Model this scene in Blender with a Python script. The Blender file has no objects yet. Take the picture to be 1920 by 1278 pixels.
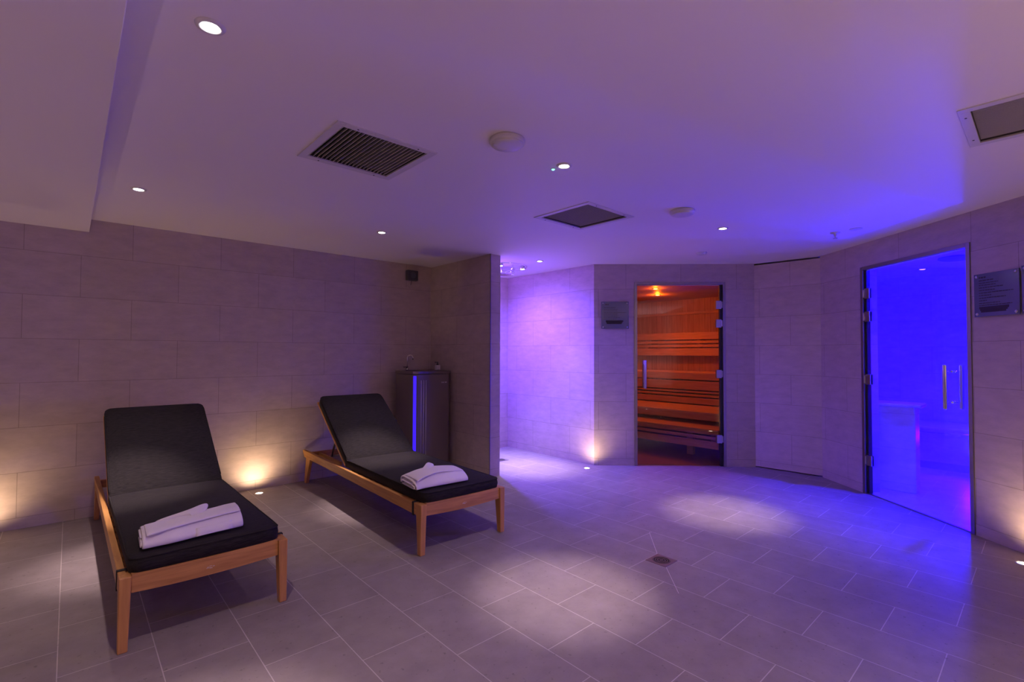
import bpy, bmesh, math, random
from mathutils import Vector, Matrix, noise
random.seed(7)
PI = math.pi
sc = bpy.context.scene
C = sc.collection
H = 2.24          # ceiling height

# ------------------------------------------------------------------ render look
sc.view_settings.view_transform = 'Standard'
sc.view_settings.look = 'None'
sc.view_settings.gamma = 1.0
sc.view_settings.exposure = 1.58
sc.view_settings.use_curve_mapping = False
sc.cycles.use_denoising = True
sc.cycles.max_bounces = 14
sc.cycles.diffuse_bounces = 7
sc.cycles.glossy_bounces = 4
sc.cycles.transparent_max_bounces = 16
sc.cycles.sample_clamp_indirect = 6.0
sc.cycles.caustics_reflective = False
sc.cycles.caustics_refractive = False
w = bpy.data.worlds.new('night'); sc.world = w
w.use_nodes = True
w.node_tree.nodes['Background'].inputs[0].default_value = (0, 0, 0, 1)

# ------------------------------------------------------------------ materials
def mat(name, color=(.5, .5, .5), rough=.5, metal=0., spec=.5, emit=None, strength=1.):
    m = bpy.data.materials.new(name); m.use_nodes = True
    b = m.node_tree.nodes['Principled BSDF']
    b.inputs['Base Color'].default_value = (*color, 1)
    b.inputs['Roughness'].default_value = rough
    b.inputs['Metallic'].default_value = metal
    b.inputs['Specular IOR Level'].default_value = spec
    if emit:
        b.inputs['Emission Color'].default_value = (*emit, 1)
        b.inputs['Emission Strength'].default_value = strength
    return m

def N(m, kind, **kw):
    n = m.node_tree.nodes.new(kind)
    for k, v in kw.items(): setattr(n, k, v)
    return n
def LK(m, a, b): m.node_tree.links.new(a, b)
def BS(m): return m.node_tree.nodes['Principled BSDF']

def add_noise_bump(m, scale=200, strength=.1, dist=.001, stretch=None):
    tc = N(m, 'ShaderNodeTexCoord'); nz = N(m, 'ShaderNodeTexNoise')
    nz.inputs['Scale'].default_value = scale; nz.inputs['Detail'].default_value = 3
    src = tc.outputs['Object']
    if stretch:
        mp = N(m, 'ShaderNodeMapping'); mp.inputs['Scale'].default_value = stretch
        LK(m, src, mp.inputs['Vector']); src = mp.outputs['Vector']
    LK(m, src, nz.inputs['Vector'])
    bp = N(m, 'ShaderNodeBump'); bp.inputs['Strength'].default_value = strength
    bp.inputs['Distance'].default_value = dist
    LK(m, nz.outputs['Fac'], bp.inputs['Height']); LK(m, bp.outputs['Normal'], BS(m).inputs['Normal'])
    return nz

def tile_mat(name, c1, c2, mortar, bw, rh, off, swap=False, ortho='XZ', rough=.5, mort=.0018, bump=.5, spec=.5, speck=.0):
    """large stone tiles laid in half bond; off = (u, v) origin in object coordinates"""
    m = mat(name, c1, rough, spec=spec)
    tc = N(m, 'ShaderNodeTexCoord'); sp = N(m, 'ShaderNodeSeparateXYZ')
    LK(m, tc.outputs['Object'], sp.inputs[0])
    ax = dict(X=0, Y=1, Z=2)
    cb = N(m, 'ShaderNodeCombineXYZ')
    for i in (0, 1):
        ad = N(m, 'ShaderNodeMath', operation='ADD'); ad.inputs[1].default_value = off[i]
        LK(m, sp.outputs[ax[ortho[i]]], ad.inputs[0]); LK(m, ad.outputs[0], cb.inputs[i])
    br = N(m, 'ShaderNodeTexBrick'); br.offset = .5; br.offset_frequency = 2; br.squash = 1
    br.inputs['Scale'].default_value = 1
    br.inputs['Brick Width'].default_value = bw; br.inputs['Row Height'].default_value = rh
    br.inputs['Mortar Size'].default_value = mort; br.inputs['Mortar Smooth'].default_value = .15
    br.inputs['Bias'].default_value = -.1
    br.inputs['Color1'].default_value = (*c1, 1); br.inputs['Color2'].default_value = (*c2, 1)
    br.inputs['Mortar'].default_value = (*mortar, 1)
    LK(m, cb.outputs[0], br.inputs['Vector'])
    mp = N(m, 'ShaderNodeMapping'); mp.inputs['Scale'].default_value = (1, 1, 2.4)
    LK(m, tc.outputs['Object'], mp.inputs['Vector'])
    nz = N(m, 'ShaderNodeTexNoise'); nz.inputs['Scale'].default_value = 7; nz.inputs['Detail'].default_value = 7
    nz.inputs['Roughness'].default_value = .65
    LK(m, mp.outputs[0], nz.inputs['Vector'])
    rp = N(m, 'ShaderNodeMapRange'); rp.inputs['From Min'].default_value = .3; rp.inputs['From Max'].default_value = .7
    rp.inputs['To Min'].default_value = .86; rp.inputs['To Max'].default_value = 1.1
    LK(m, nz.outputs['Fac'], rp.inputs['Value'])
    mx = N(m, 'ShaderNodeMix', data_type='RGBA', blend_type='MULTIPLY'); mx.inputs[0].default_value = 1
    LK(m, br.outputs['Color'], mx.inputs[6]); LK(m, rp.outputs[0], mx.inputs[7])
    out = mx.outputs[2]
    if speck:
        n2 = N(m, 'ShaderNodeTexNoise'); n2.inputs['Scale'].default_value = 45; n2.inputs['Detail'].default_value = 4
        LK(m, tc.outputs['Object'], n2.inputs['Vector'])
        r2 = N(m, 'ShaderNodeMapRange'); r2.inputs['From Min'].default_value = .27; r2.inputs['From Max'].default_value = .36
        r2.inputs['To Min'].default_value = 1 - speck; r2.inputs['To Max'].default_value = 1
        LK(m, n2.outputs['Fac'], r2.inputs['Value'])
        m2 = N(m, 'ShaderNodeMix', data_type='RGBA', blend_type='MULTIPLY'); m2.inputs[0].default_value = 1
        LK(m, out, m2.inputs[6]); LK(m, r2.outputs[0], m2.inputs[7]); out = m2.outputs[2]
    LK(m, out, BS(m).inputs['Base Color'])
    hgt = N(m, 'ShaderNodeMath', operation='MULTIPLY_ADD')
    hgt.inputs[1].default_value = -1.0
    LK(m, br.outputs['Fac'], hgt.inputs[0])
    ns = N(m, 'ShaderNodeMath', operation='MULTIPLY'); ns.inputs[1].default_value = .5
    LK(m, nz.outputs['Fac'], ns.inputs[0]); LK(m, ns.outputs[0], hgt.inputs[2])
    bp = N(m, 'ShaderNodeBump'); bp.inputs['Strength'].default_value = bump; bp.inputs['Distance'].default_value = .0025
    LK(m, hgt.outputs[0], bp.inputs['Height']); LK(m, bp.outputs['Normal'], BS(m).inputs['Normal'])
    return m

WT1, WT2, WTM = (.51, .425, .385), (.475, .395, .355), (.31, .255, .22)
TILE = tile_mat('wall_tile', WT1, WT2, WTM, .61, .3135, (-.05 + 6.1, -.078 + 3.135), rough=.55)
TILE_DIV = tile_mat('divider_tile', WT1, WT2, WTM, .61, .3135, (.2 + 6.1, -.078 + 3.135), rough=.55)
FLOOR = tile_mat('floor_tile', (.265, .223, .212), (.245, .207, .196), (.47, .41, .385), .45, .304,
                 (-1.43 + 9.0, .013 + 6.08), ortho='YX', rough=.60, spec=.35, mort=.0020, bump=.45, speck=.35)
STEAM_TILE = tile_mat('steam_tile', (.75, .73, .72), (.73, .71, .70), (.55, .53, .52), .61, .3135,
                      (-.05 + 6.1, -.078 + 3.135), rough=.4)
PAINT = mat('ceiling_paint', (.80, .76, .75), .55); add_noise_bump(PAINT, 6, .12, .004)
WHITE_PLASTIC = mat('white_plastic', (.62, .60, .58), .45)
STEEL = mat('brushed_steel', (.62, .61, .60), .28, 1.0); add_noise_bump(STEEL, 90, .12, .0006, (1, 1, 18))
HINGE = mat('hinge_metal', (.40, .39, .41), .3, 1.0)
CHROME = mat('chrome', (.86, .86, .87), .08, 1.0)
DARK_STEEL = mat('bronze_steel_frame', (.30, .27, .25), .36, 1.0)
BLACK_SEAL = mat('black_rubber', (.012, .012, .014), .6)
DUCT = mat('dark_duct', (.055, .045, .045), .8)
LOUVRE = mat('grey_louvre', (.50, .46, .44), .5)
FINE_LOUVRE = mat('grey_fine_louvre', (.52, .49, .47), .5)

def wood_mat(name, c1, c2, rough=.45, axis=(1, 14, 14), scale=3.5):
    m = mat(name, c1, rough)
    tc = N(m, 'ShaderNodeTexCoord'); mp = N(m, 'ShaderNodeMapping'); mp.inputs['Scale'].default_value = axis
    LK(m, tc.outputs['Object'], mp.inputs['Vector'])
    nz = N(m, 'ShaderNodeTexNoise'); nz.inputs['Scale'].default_value = scale; nz.inputs['Detail'].default_value = 6
    nz.inputs['Distortion'].default_value = .6
    LK(m, mp.outputs[0], nz.inputs['Vector'])
    cr = N(m, 'ShaderNodeValToRGB')
    cr.color_ramp.elements[0].position = .32; cr.color_ramp.elements[0].color = (*c2, 1)
    cr.color_ramp.elements[1].position = .68; cr.color_ramp.elements[1].color = (*c1, 1)
    LK(m, nz.outputs['Fac'], cr.inputs[0]); LK(m, cr.outputs[0], BS(m).inputs['Base Color'])
    bp = N(m, 'ShaderNodeBump'); bp.inputs['Strength'].default_value = .15; bp.inputs['Distance'].default_value = .001
    LK(m, nz.outputs['Fac'], bp.inputs['Height']); LK(m, bp.outputs[0], BS(m).inputs['Normal'])
    return m
TEAK_Y = wood_mat('teak_lengthwise', (.62, .315, .09), (.44, .20, .05), axis=(14, 1, 14))
TEAK_X = wood_mat('teak_crosswise', (.58, .28, .085), (.37, .16, .045), axis=(1, 14, 14))
TEAK_Z = wood_mat('teak_upright', (.62, .31, .09), (.46, .21, .06), axis=(14, 14, 1))
SPRUCE_Y = wood_mat('sauna_bench_wood', (.62, .40, .22), (.50, .30, .15), axis=(14, 1, 14), rough=.55)

# vertical tongue and groove lining of the sauna
def lining_mat(name):
    m = wood_mat(name, (.56, .34, .18), (.42, .23, .11), axis=(14, 14, 1), rough=.55)
    b = BS(m); src = b.inputs['Base Color'].links[0].from_socket
    tc = N(m, 'ShaderNodeTexCoord'); br = N(m, 'ShaderNodeTexBrick'); br.offset = 0
    mp = N(m, 'ShaderNodeMapping'); mp.inputs['Rotation'].default_value = (0, 0, 0)
    sp = N(m, 'ShaderNodeSeparateXYZ'); cb = N(m, 'ShaderNodeCombineXYZ')
    LK(m, tc.outputs['Object'], sp.inputs[0])
    ad = N(m, 'ShaderNodeMath', operation='ADD')
    LK(m, sp.outputs[0], ad.inputs[0]); LK(m, sp.outputs[1], ad.inputs[1])
    LK(m, ad.outputs[0], cb.inputs[0]); LK(m, sp.outputs[2], cb.inputs[1])
    LK(m, cb.outputs[0], br.inputs['Vector'])
    br.inputs['Scale'].default_value = 1; br.inputs['Brick Width'].default_value = .092; br.inputs['Row Height'].default_value = 9
    br.inputs['Mortar Size'].default_value = .003; br.inputs['Color1'].default_value = (1, 1, 1, 1)
    br.inputs['Color2'].default_value = (.80, .80, .80, 1); br.inputs['Mortar'].default_value = (.5, .45, .42, 1)
    mx = N(m, 'ShaderNodeMix', data_type='RGBA', blend_type='MULTIPLY'); mx.inputs[0].default_value = 1
    LK(m, src, mx.inputs[6]); LK(m, br.outputs[0], mx.inputs[7]); LK(m, mx.outputs[2], b.inputs['Base Color'])
    return m
LINING = lining_mat('sauna_lining')

def fabric_mat():
    m = mat('charcoal_mattress_fabric', (.036, .033, .034), .9, spec=.12)
    BS(m).inputs['Sheen Weight'].default_value = .04; BS(m).inputs['Sheen Roughness'].default_value = .5
    tc = N(m, 'ShaderNodeTexCoord'); mp = N(m, 'ShaderNodeMapping'); mp.inputs['Scale'].default_value = (2.5, 60, 60)
    nz = N(m, 'ShaderNodeTexNoise'); nz.inputs['Scale'].default_value = 9; nz.inputs['Detail'].default_value = 5
    LK(m, tc.outputs['Object'], mp.inputs[0]); LK(m, mp.outputs[0], nz.inputs['Vector'])
    cr = N(m, 'ShaderNodeValToRGB')
    cr.color_ramp.elements[0].position = .35; cr.color_ramp.elements[0].color = (.012, .0105, .0105, 1)
    cr.color_ramp.elements[1].position = .7; cr.color_ramp.elements[1].color = (.036, .031, .030, 1)
    LK(m, nz.outputs[0], cr.inputs[0]); LK(m, cr.outputs[0], BS(m).inputs['Base Color'])
    bp = N(m, 'ShaderNodeBump'); bp.inputs['Strength'].default_value = .4; bp.inputs['Distance'].default_value = .001
    LK(m, nz.outputs[0], bp.inputs['Height']); LK(m, bp.outputs[0], BS(m).inputs['Normal'])
    return m
FABRIC = fabric_mat()
STRAP = mat('black_webbing', (.02, .018, .02), .8)
TOWEL = mat('white_waffle_cotton', (.80, .76, .78), .9, spec=.2); add_noise_bump(TOWEL, 260, .5, .0012)
TOWEL.node_tree.nodes['Principled BSDF'].inputs['Sheen Weight'].default_value = .2

def glass_mat(name, tint, rough=.0, ior=1.5):
    m = bpy.data.materials.new(name); m.use_nodes = True
    nt = m.node_tree; nt.nodes.remove(nt.nodes['Principled BSDF']); out = nt.nodes['Material Output']
    tr = N(m, 'ShaderNodeBsdfTransparent'); tr.inputs[0].default_value = (*tint, 1)
    gl = N(m, 'ShaderNodeBsdfGlossy'); gl.inputs['Roughness'].default_value = rough
    fr = N(m, 'ShaderNodeFresnel'); fr.inputs[0].default_value = ior
    mx = N(m, 'ShaderNodeMixShader')
    ge = N(m, 'ShaderNodeNewGeometry'); iv = N(m, 'ShaderNodeMath', operation='SUBTRACT'); iv.inputs[0].default_value = 1
    LK(m, ge.outputs['Backfacing'], iv.inputs[1])
    m0 = N(m, 'ShaderNodeMath', operation='MULTIPLY', use_clamp=True); m0.inputs[1].default_value = 1.5; LK(m, fr.outputs[0], m0.inputs[0])
    ml = N(m, 'ShaderNodeMath', operation='MULTIPLY'); LK(m, m0.outputs[0], ml.inputs[0]); LK(m, iv.outputs[0], ml.inputs[1])
    LK(m, ml.outputs[0], mx.inputs[0]); LK(m, tr.outputs[0], mx.inputs[1]); LK(m, gl.outputs[0], mx.inputs[2])
    LK(m, mx.outputs[0], out.inputs[0]); return m
GLASS = glass_mat('clear_door_glass', (.97, .97, .97))
SAUNA_GLASS = glass_mat('bronze_door_glass', (.93, .82, .77))
PLAQUE = mat('smoked_glass_plaque', (.10, .12, .17), .10, spec=.4)
INK = mat('dark_print', (.012, .012, .016), .5)
FOUNTAIN = mat('grey_brown_enamel', (.17, .135, .13), .38); add_noise_bump(FOUNTAIN, 400, .1, .0005)
FOUNTAIN_TOP = mat('brushed_basin', (.22, .18, .18), .4, .6)
GROOVE = mat('satin_strip', (.62, .60, .61), .45, .3)
BLUE_LED = mat('blue_led_strip', (.02, .01, .2), .4, emit=(.03, .008, 1), strength=.6)
LAMP_W = mat('white_lamp_lens', (1, 1, 1), .3, emit=(1, .93, .95), strength=14)
LAMP_Y = mat('warm_floor_lens', (1, 1, 1), .3, emit=(1, .86, .66), strength=9)
LAMP_O = mat('orange_sauna_lens', (1, .5, .1), .3, emit=(1, .42, .06), strength=10)
LAMP_B = mat('blue_steam_lens', (.1, .1, 1), .3, emit=(.05, .02, 1), strength=10)
LAMP_G = mat('green_indicator', (.2, 1, .7), .3, emit=(.12, .95, .62), strength=1.6)
GREY_BOX = mat('dark_grey_plastic', (.07, .07, .075), .5)
SAUNA_FLOOR = mat('red_brown_sauna_floor', (.22, .12, .10), .6); add_noise_bump(SAUNA_FLOOR, 30, .2, .001)
DARKV = mat('void_black', (.01, .01, .01), .9)

# ------------------------------------------------------------------ mesh helpers
def box(bm, x0, x1, y0, y1, z0, z1, M=None):
    vs = [bm.verts.new((x, y, z)) for z in (z0, z1) for y in (y0, y1) for x in (x0, x1)]
    if M is not None:
        for v in vs: v.co = M @ v.co
    for f in ((0, 2, 3, 1), (4, 5, 7, 6), (0, 1, 5, 4), (1, 3, 7, 5), (3, 2, 6, 7), (2, 0, 4, 6)):
        bm.faces.new([vs[i] for i in f])
    return vs
def hexa(bm, bot, top):
    """8-corner block; bot and top are four points each, same order"""
    b = [bm.verts.new(p) for p in bot]; t = [bm.verts.new(p) for p in top]
    bm.faces.new(b[::-1]); bm.faces.new(t)
    for i in range(4): bm.faces.new((b[i], b[(i + 1) % 4], t[(i + 1) % 4], t[i]))
def prism(bm, poly, z0, z1):
    b = [bm.verts.new((x, y, z0)) for x, y in poly]; t = [bm.verts.new((x, y, z1)) for x, y in poly]
    bm.faces.new(b[::-1]); bm.faces.new(t)
    n = len(poly)
    for i in range(n): bm.faces.new((b[i], b[(i + 1) % n], t[(i + 1) % n], t[i]))
def tube(bm, pts, r, n=12, cap=True):
    pts = [Vector(p) for p in pts]
    rs = r if isinstance(r, (list, tuple)) else [r] * len(pts)
    rings = []; up = None
    for i, p in enumerate(pts):
        d = (pts[min(i + 1, len(pts) - 1)] - pts[max(i - 1, 0)]).normalized()
        if up is None: up = d.orthogonal().normalized()
        else: up = (up - d * up.dot(d)).normalized()
        s = d.cross(up)
        rings.append([bm.verts.new(p + (up * math.cos(a) + s * math.sin(a)) * rs[i]) for a in (2 * PI * k / n for k in range(n))])
    for a, b in zip(rings, rings[1:]):
        for k in range(n): bm.faces.new((a[k], a[(k + 1) % n], b[(k + 1) % n], b[k]))
    if cap: bm.faces.new(rings[0][::-1]); bm.faces.new(rings[-1])
def lathe(bm, prof, c=(0, 0, 0), n=32, close=True):
    rings = []
    for r, z in prof:
        if r < 1e-6: rings.append([bm.verts.new((c[0], c[1], c[2] + z))])
        else: rings.append([bm.verts.new((c[0] + r * math.cos(2 * PI * k / n), c[1] + r * math.sin(2 * PI * k / n), c[2] + z)) for k in range(n)])
    for a, b in zip(rings, rings[1:]):
        for k in range(n):
            k2 = (k + 1) % n
            vs = [a[k % len(a)], a[k2 % len(a)], b[k2 % len(b)], b[k % len(b)]]
            u = []
            for v in vs:
                if v not in u: u.append(v)
            if len(u) > 2: bm.faces.new(u)
def obj(name, bm, m, parent=None, loc=None, rz=0., bevel=0., smooth=False, seg=2, sub=0):
    bmesh.ops.recalc_face_normals(bm, faces=bm.faces)
    me = bpy.data.meshes.new(name); bm.to_mesh(me); bm.free()
    o = bpy.data.objects.new(name, me); C.objects.link(o)
    for mm in (m if isinstance(m, (list, tuple)) else [m]): me.materials.append(mm)
    if loc is not None: o.location = loc
    o.rotation_euler.z = rz
    if parent is not None: o.parent = parent
    if smooth:
        for p in me.polygons: p.use_smooth = True
    if bevel:
        b = o.modifiers.new('edge', 'BEVEL'); b.width = bevel; b.segments = seg; b.limit_method = 'ANGLE'; b.angle_limit = .6
    if sub:
        s = o.modifiers.new('sub', 'SUBSURF'); s.levels = s.render_levels = sub
    return o
def tag(o, label=None, cat=None, group=None, kind=None):
    if label: o['label'] = label
    if cat: o['category'] = cat
    if group: o['group'] = group
    if kind: o['kind'] = kind
    return o
def thing(name, label, cat, loc=(0, 0, 0), rz=0., group=None, kind=None):
    o = bpy.data.objects.new(name, None); C.objects.link(o); o.empty_display_size = .1
    o.location = loc; o.rotation_euler.z = rz
    return tag(o, label, cat, group, kind)
def struct(o, label=None, cat=None): return tag(o, label, cat, kind='structure')
def copy_tree(o, parent=None):
    c = o.copy(); C.objects.link(c)
    if parent is not None: c.parent = parent
    for ch in list(o.children): copy_tree(ch, c)
    return c
def spot(name, parent, loc, rot, energy, color, size, blend=1., radius=.025):
    l = bpy.data.lights.new(name, 'SPOT'); l.energy = energy; l.color = color; l.spot_size = math.radians(size)
    l.spot_blend = blend; l.shadow_soft_size = radius
    o = bpy.data.objects.new(name, l); C.objects.link(o); o.location = loc; o.rotation_euler = rot; o.parent = parent
    return o
def point(name, parent, loc, energy, color, radius=.05):
    l = bpy.data.lights.new(name, 'POINT'); l.energy = energy; l.color = color; l.shadow_soft_size = radius
    o = bpy.data.objects.new(name, l); C.objects.link(o); o.location = loc; o.parent = parent
    return o

# ------------------------------------------------------------------ camera (fitted to the photograph)
PITCH, ROLL, YAW, FPX = .0249151, -.00366251, .73668805, 913.845
fwd = Vector((math.sin(YAW), math.cos(YAW), 0)); rgt = Vector((math.cos(YAW), -math.sin(YAW), 0)); upv = Vector((0, 0, 1))
f2 = fwd * math.cos(PITCH) + upv * math.sin(PITCH); u2 = upv * math.cos(PITCH) - fwd * math.sin(PITCH)
r3 = rgt * math.cos(ROLL) - u2 * math.sin(ROLL); u3 = u2 * math.cos(ROLL) + rgt * math.sin(ROLL)
cd = bpy.data.cameras.new('camera'); cam = bpy.data.objects.new('camera', cd); C.objects.link(cam)
cam.matrix_world = Matrix(((r3.x, u3.x, -f2.x, 0), (r3.y, u3.y, -f2.y, 0), (r3.z, u3.z, -f2.z, 1.24), (0, 0, 0, 1)))
cd.sensor_width = 36; cd.sensor_fit = 'HORIZONTAL'; cd.lens = FPX / 1920 * 36; cd.clip_start = .02
sc.camera = cam

# ------------------------------------------------------------------ setting
P_SH = (4.335, 3.417)        # corner shower / sauna front
P_SC = (5.61, 2.189)         # corner sauna front / panel
P_PC = (5.655, 1.558)        # corner panel / steam front
P_RE = (4.447, .127)         # a point on the steam front
RD = Vector((P_RE[0] - P_PC[0], P_RE[1] - P_PC[1])); RD.normalize()
P_RX = (P_PC[0] + RD.x * 6.4, P_PC[1] + RD.y * 6.4)   # far end behind the camera

def frame_of(p0, p1):
    d = Vector((p1[0] - p0[0], p1[1] - p0[1])); return d.length, math.atan2(d.y, d.x)
def wall(name, p0, p1, z1=H, thick=.12, openings=(), m=TILE, z0=0., label=None):
    """local x runs p0 to p1; thickness goes to local +y; openings = [(x0, x1, head)]"""
    L, a = frame_of(p0, p1); bm = bmesh.new(); x = 0.
    for (a0, a1, hd) in openings:
        box(bm, x, a0, 0, thick, z0, z1); box(bm, a0, a1, 0, thick, hd, z1); x = a1
    box(bm, x, L, 0, thick, z0, z1)
    o = obj(name, bm, m, loc=(p0[0], p0[1], 0), rz=a); struct(o, label); return o, L, a

# floor
bm = bmesh.new(); box(bm, -2.1, 8.0, -3.3, 5.1, -.12, 0)
struct(obj('floor', bm, FLOOR), 'floor of large grey stone tiles in half bond with pale grout')

# walls. wall_left faces -y: room side is -y, thickness to +y
bm = bmesh.new(); box(bm, -2.0, 4.475, 4.86, 4.98, 0, H)
struct(obj('wall_left', bm, TILE), 'long wall of large beige stone tiles behind the loungers')
wall('wall_shower', P_SH, (4.335, 4.86), thick=-.12)
# sauna front: local +y must point away from the room
SAUNA_OPEN = (.447, 1.452, 2.038)
ws, SL, SA = wall('wall_sauna', P_SH, P_SC, openings=[SAUNA_OPEN])
STEAM_OPEN = (.548, 1.568, 2.027)
wst, RL, RA = wall('wall_steam', P_PC, P_RX, openings=[STEAM_OPEN], thick=.15)
# concealed tiled panel; the shade in its gaps is a black-coloured backing
pl, PLn, PA = wall('wall_panel', P_SC, P_PC, z1=2.222, z0=.012)
bm = bmesh.new(); L, a = frame_of(P_SC, P_PC); box(bm, -.05, L + .05, .1, .12, 0, H)
struct(obj('wall_gap_shade', bm, DARKV, loc=(*P_SC, 0), rz=a))
bm = bmesh.new(); box(bm, -2.1, -2.0, -3.3, 4.98, 0, H); struct(obj('wall_far_left', bm, TILE))
bm = bmesh.new(); box(bm, -2.1, 4.6, -3.3, -3.2, 0, H); struct(obj('wall_back', bm, TILE))
# divider: tiled stub wall between loungers and shower
bm = bmesh.new(); box(bm, 0, .13, 0, 1.09, 0, H)
dv = obj('wall_divider', bm, None if False else tile_mat('divider_side_tile', WT1, WT2, WTM, .61, .3135, (-.27 + 6.1, -.078 + 3.135), ortho='YZ', rough=.55), loc=(3.126, 3.77, 0))
struct(dv, 'tiled stub wall screening the shower')
bm = bmesh.new(); box(bm, -.004, .004, -.004, .004, 0, H)
struct(obj('trim_1', bm, DARK_STEEL, loc=(3.126, 3.770, 0)), 'dark metal corner strip on the stub wall')

# ceiling with three duct holes
GR = [(.835, 1.345, 2.04, 2.55), (2.51, 3.035, 2.02, 2.535), (2.675, 3.19, -.275, .24)]
def slab_with_holes(bm, X0, X1, Y0, Y1, z0, z1, holes):
    xs = sorted({X0, X1, *[v for h in holes for v in h[:2]]}); ys = sorted({Y0, Y1, *[v for h in holes for v in h[2:]]})
    inside = lambda x, y: any(h[0] < x < h[1] and h[2] < y < h[3] for h in holes)
    V = {}
    def vt(i, j, z):
        if (i, j, z) not in V: V[(i, j, z)] = bm.verts.new((xs[i], ys[j], z))
        return V[(i, j, z)]
    cell = lambda i, j: 0 <= i < len(xs) - 1 and 0 <= j < len(ys) - 1 and not inside((xs[i] + xs[i + 1]) / 2, (ys[j] + ys[j + 1]) / 2)
    for i in range(len(xs) - 1):
        for j in range(len(ys) - 1):
            if not cell(i, j): continue
            bm.faces.new([vt(i, j, z0), vt(i, j + 1, z0), vt(i + 1, j + 1, z0), vt(i + 1, j, z0)])
            bm.faces.new([vt(i, j, z1), vt(i + 1, j, z1), vt(i + 1, j + 1, z1), vt(i, j + 1, z1)])
            if not cell(i - 1, j): bm.faces.new([vt(i, j, z0), vt(i, j, z1), vt(i, j + 1, z1), vt(i, j + 1, z0)])
            if not cell(i + 1, j): bm.faces.new([vt(i + 1, j, z0), vt(i + 1, j + 1, z0), vt(i + 1, j + 1, z1), vt(i + 1, j, z1)])
            if not cell(i, j - 1): bm.faces.new([vt(i, j, z0), vt(i + 1, j, z0), vt(i + 1, j, z1), vt(i, j, z1)])
            if not cell(i, j + 1): bm.faces.new([vt(i, j + 1, z0), vt(i, j + 1, z1), vt(i + 1, j + 1, z1), vt(i + 1, j + 1, z0)])
bm = bmesh.new()
HO = [(a + .035, b - .035, c + .035, d - .035) for a, b, c, d in GR]
slab_with_holes(bm, -2.1, 8.0, -3.3, 5.1, H, H + .14, HO)
struct(obj('ceiling', bm, PAINT), 'smooth white painted ceiling')
bm = bmesh.new(); box(bm, -2.0, .092, -3.2, 4.86, 2.142, H)
struct(obj('ceiling_bulkhead', bm, PAINT, bevel=.002), 'lower white boxed section of ceiling along the left')

# ------------------------------------------------------------------ ceiling fittings
def downlight(loc, label, energy=28., size=36, r=.025, color=(1, .76, .80), shell=None):
    t = thing('downlight', label, 'ceiling light', (loc[0], loc[1], loc[2]), group='recessed ceiling downlights')
    bm = bmesh.new(); lathe(bm, [(r + .001, -.001), (r + .001, -.006), (r + .008, -.0075), (r + .015, -.004), (r + .017, 0)], n=36)
    obj('trim_ring', bm, WHITE_PLASTIC, t, smooth=True)
    bm = bmesh.new(); lathe(bm, [(0, -.0045), (r * .7, -.0042), (r + .001, -.002)], n=36)
    obj('lens', bm, LAMP_W, t, smooth=True)
    spot('downlight_beam', t, (0, 0, -.02), (0, 0, 0), energy, color, 30)
    spot('downlight_spill', t, (0, 0, -.02), (0, 0, 0), energy * .27, color, 76)
    return t
DL = {
 (.30, 1.714): ('largest bright downlight, at the upper left above the nearer end of the room', 1.0),
 (.294, 3.744): ('downlight in the ceiling above the left lounger, beside the boxed lower ceiling', 1.0),
 (1.90, 3.71): ('downlight in the ceiling above the right lounger, in front of the stub wall', 1.0),
 (1.931, 1.721): ('downlight beside the tiny green indicator light', 1.0),
 (3.83, 1.73): ('downlight right of the far round ceiling valve, facing the sauna door', 1.0),
 (3.756, 3.70): ('downlight in front of the rain shower, near the stub wall', 1.25),
}
E0 = 64.
for (x, y), (lb, k) in DL.items(): downlight((x, y, H), lb, E0 * k)
# unseen downlights added behind the camera to lift the ceiling tone
for x, y in ((.3, -.3), (1.93, -.3), (.3, -2.2), (1.93, -2.2)):
    downlight((x, y, H), 'added unseen downlight behind the viewpoint, brightening the room', E0)
for y in (3.72, 1.714, -.3):  # also added out of view, for more bounced light
    downlight((-1.1, y, 2.142), 'added downlight in the lower boxed ceiling outside the view, brightening the room', E0)

def grille(loc, size, n, blade_m, label, tilt, hb=.013, duct=.1):
    """square ceiling grille centred on loc; blades run along y"""
    t = thing('ceiling_grille', label, 'air grille', (loc[0], loc[1], H), group='square air grilles in the ceiling')
    hx, hy = size[0] / 2, size[1] / 2; b = .038
    bm = bmesh.new()
    box(bm, -hx, -hx + b, -hy, hy, -.005, .001); box(bm, hx - b, hx, -hy, hy, -.005, .001)
    box(bm, -hx + b, hx - b, -hy, -hy + b, -.005, .001); box(bm, -hx + b, hx - b, hy - b, hy, -.005, .001)
    obj('frame', bm, WHITE_PLASTIC, t, bevel=.0012)
    bm = bmesh.new(); q = b + .002
    for i in range(n):
        x = -hx + q + (2 * hx - 2 * q) * (i + .5) / n
        M = Matrix.Translation((x, 0, .011)) @ Matrix.Rotation(tilt, 4, 'Y')
        box(bm, -.0011, .0011, -hy + q, hy - q, -hb, hb, M)
    obj('louvre', bm, blade_m, t)
    bm = bmesh.new(); i0 = b + .0005
    box(bm, -hx + i0, -hx + i0 + .001, -hy + i0, hy - i0, .003, duct); box(bm, hx - i0 - .001, hx - i0, -hy + i0, hy - i0, .003, duct)
    box(bm, -hx + i0, hx - i0, -hy + i0, -hy + i0 + .001, .003, duct); box(bm, -hx + i0, hx - i0, hy - i0 - .001, hy - i0, .003, duct)
    box(bm, -hx + i0, hx - i0, -hy + i0, hy - i0, duct, duct + .002)
    obj('duct_box', bm, DUCT, t)
    for sx in (-.55, .55):
        for sy in (-1, 1):
            bm = bmesh.new(); lathe(bm, [(0, -.0068), (.0042, -.0064), (.0042, -.004)], (sx * hx * 1.1, sy * (hy - b / 2), 0), 10)
            obj('screw', bm, DUCT, t)
    return t
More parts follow.
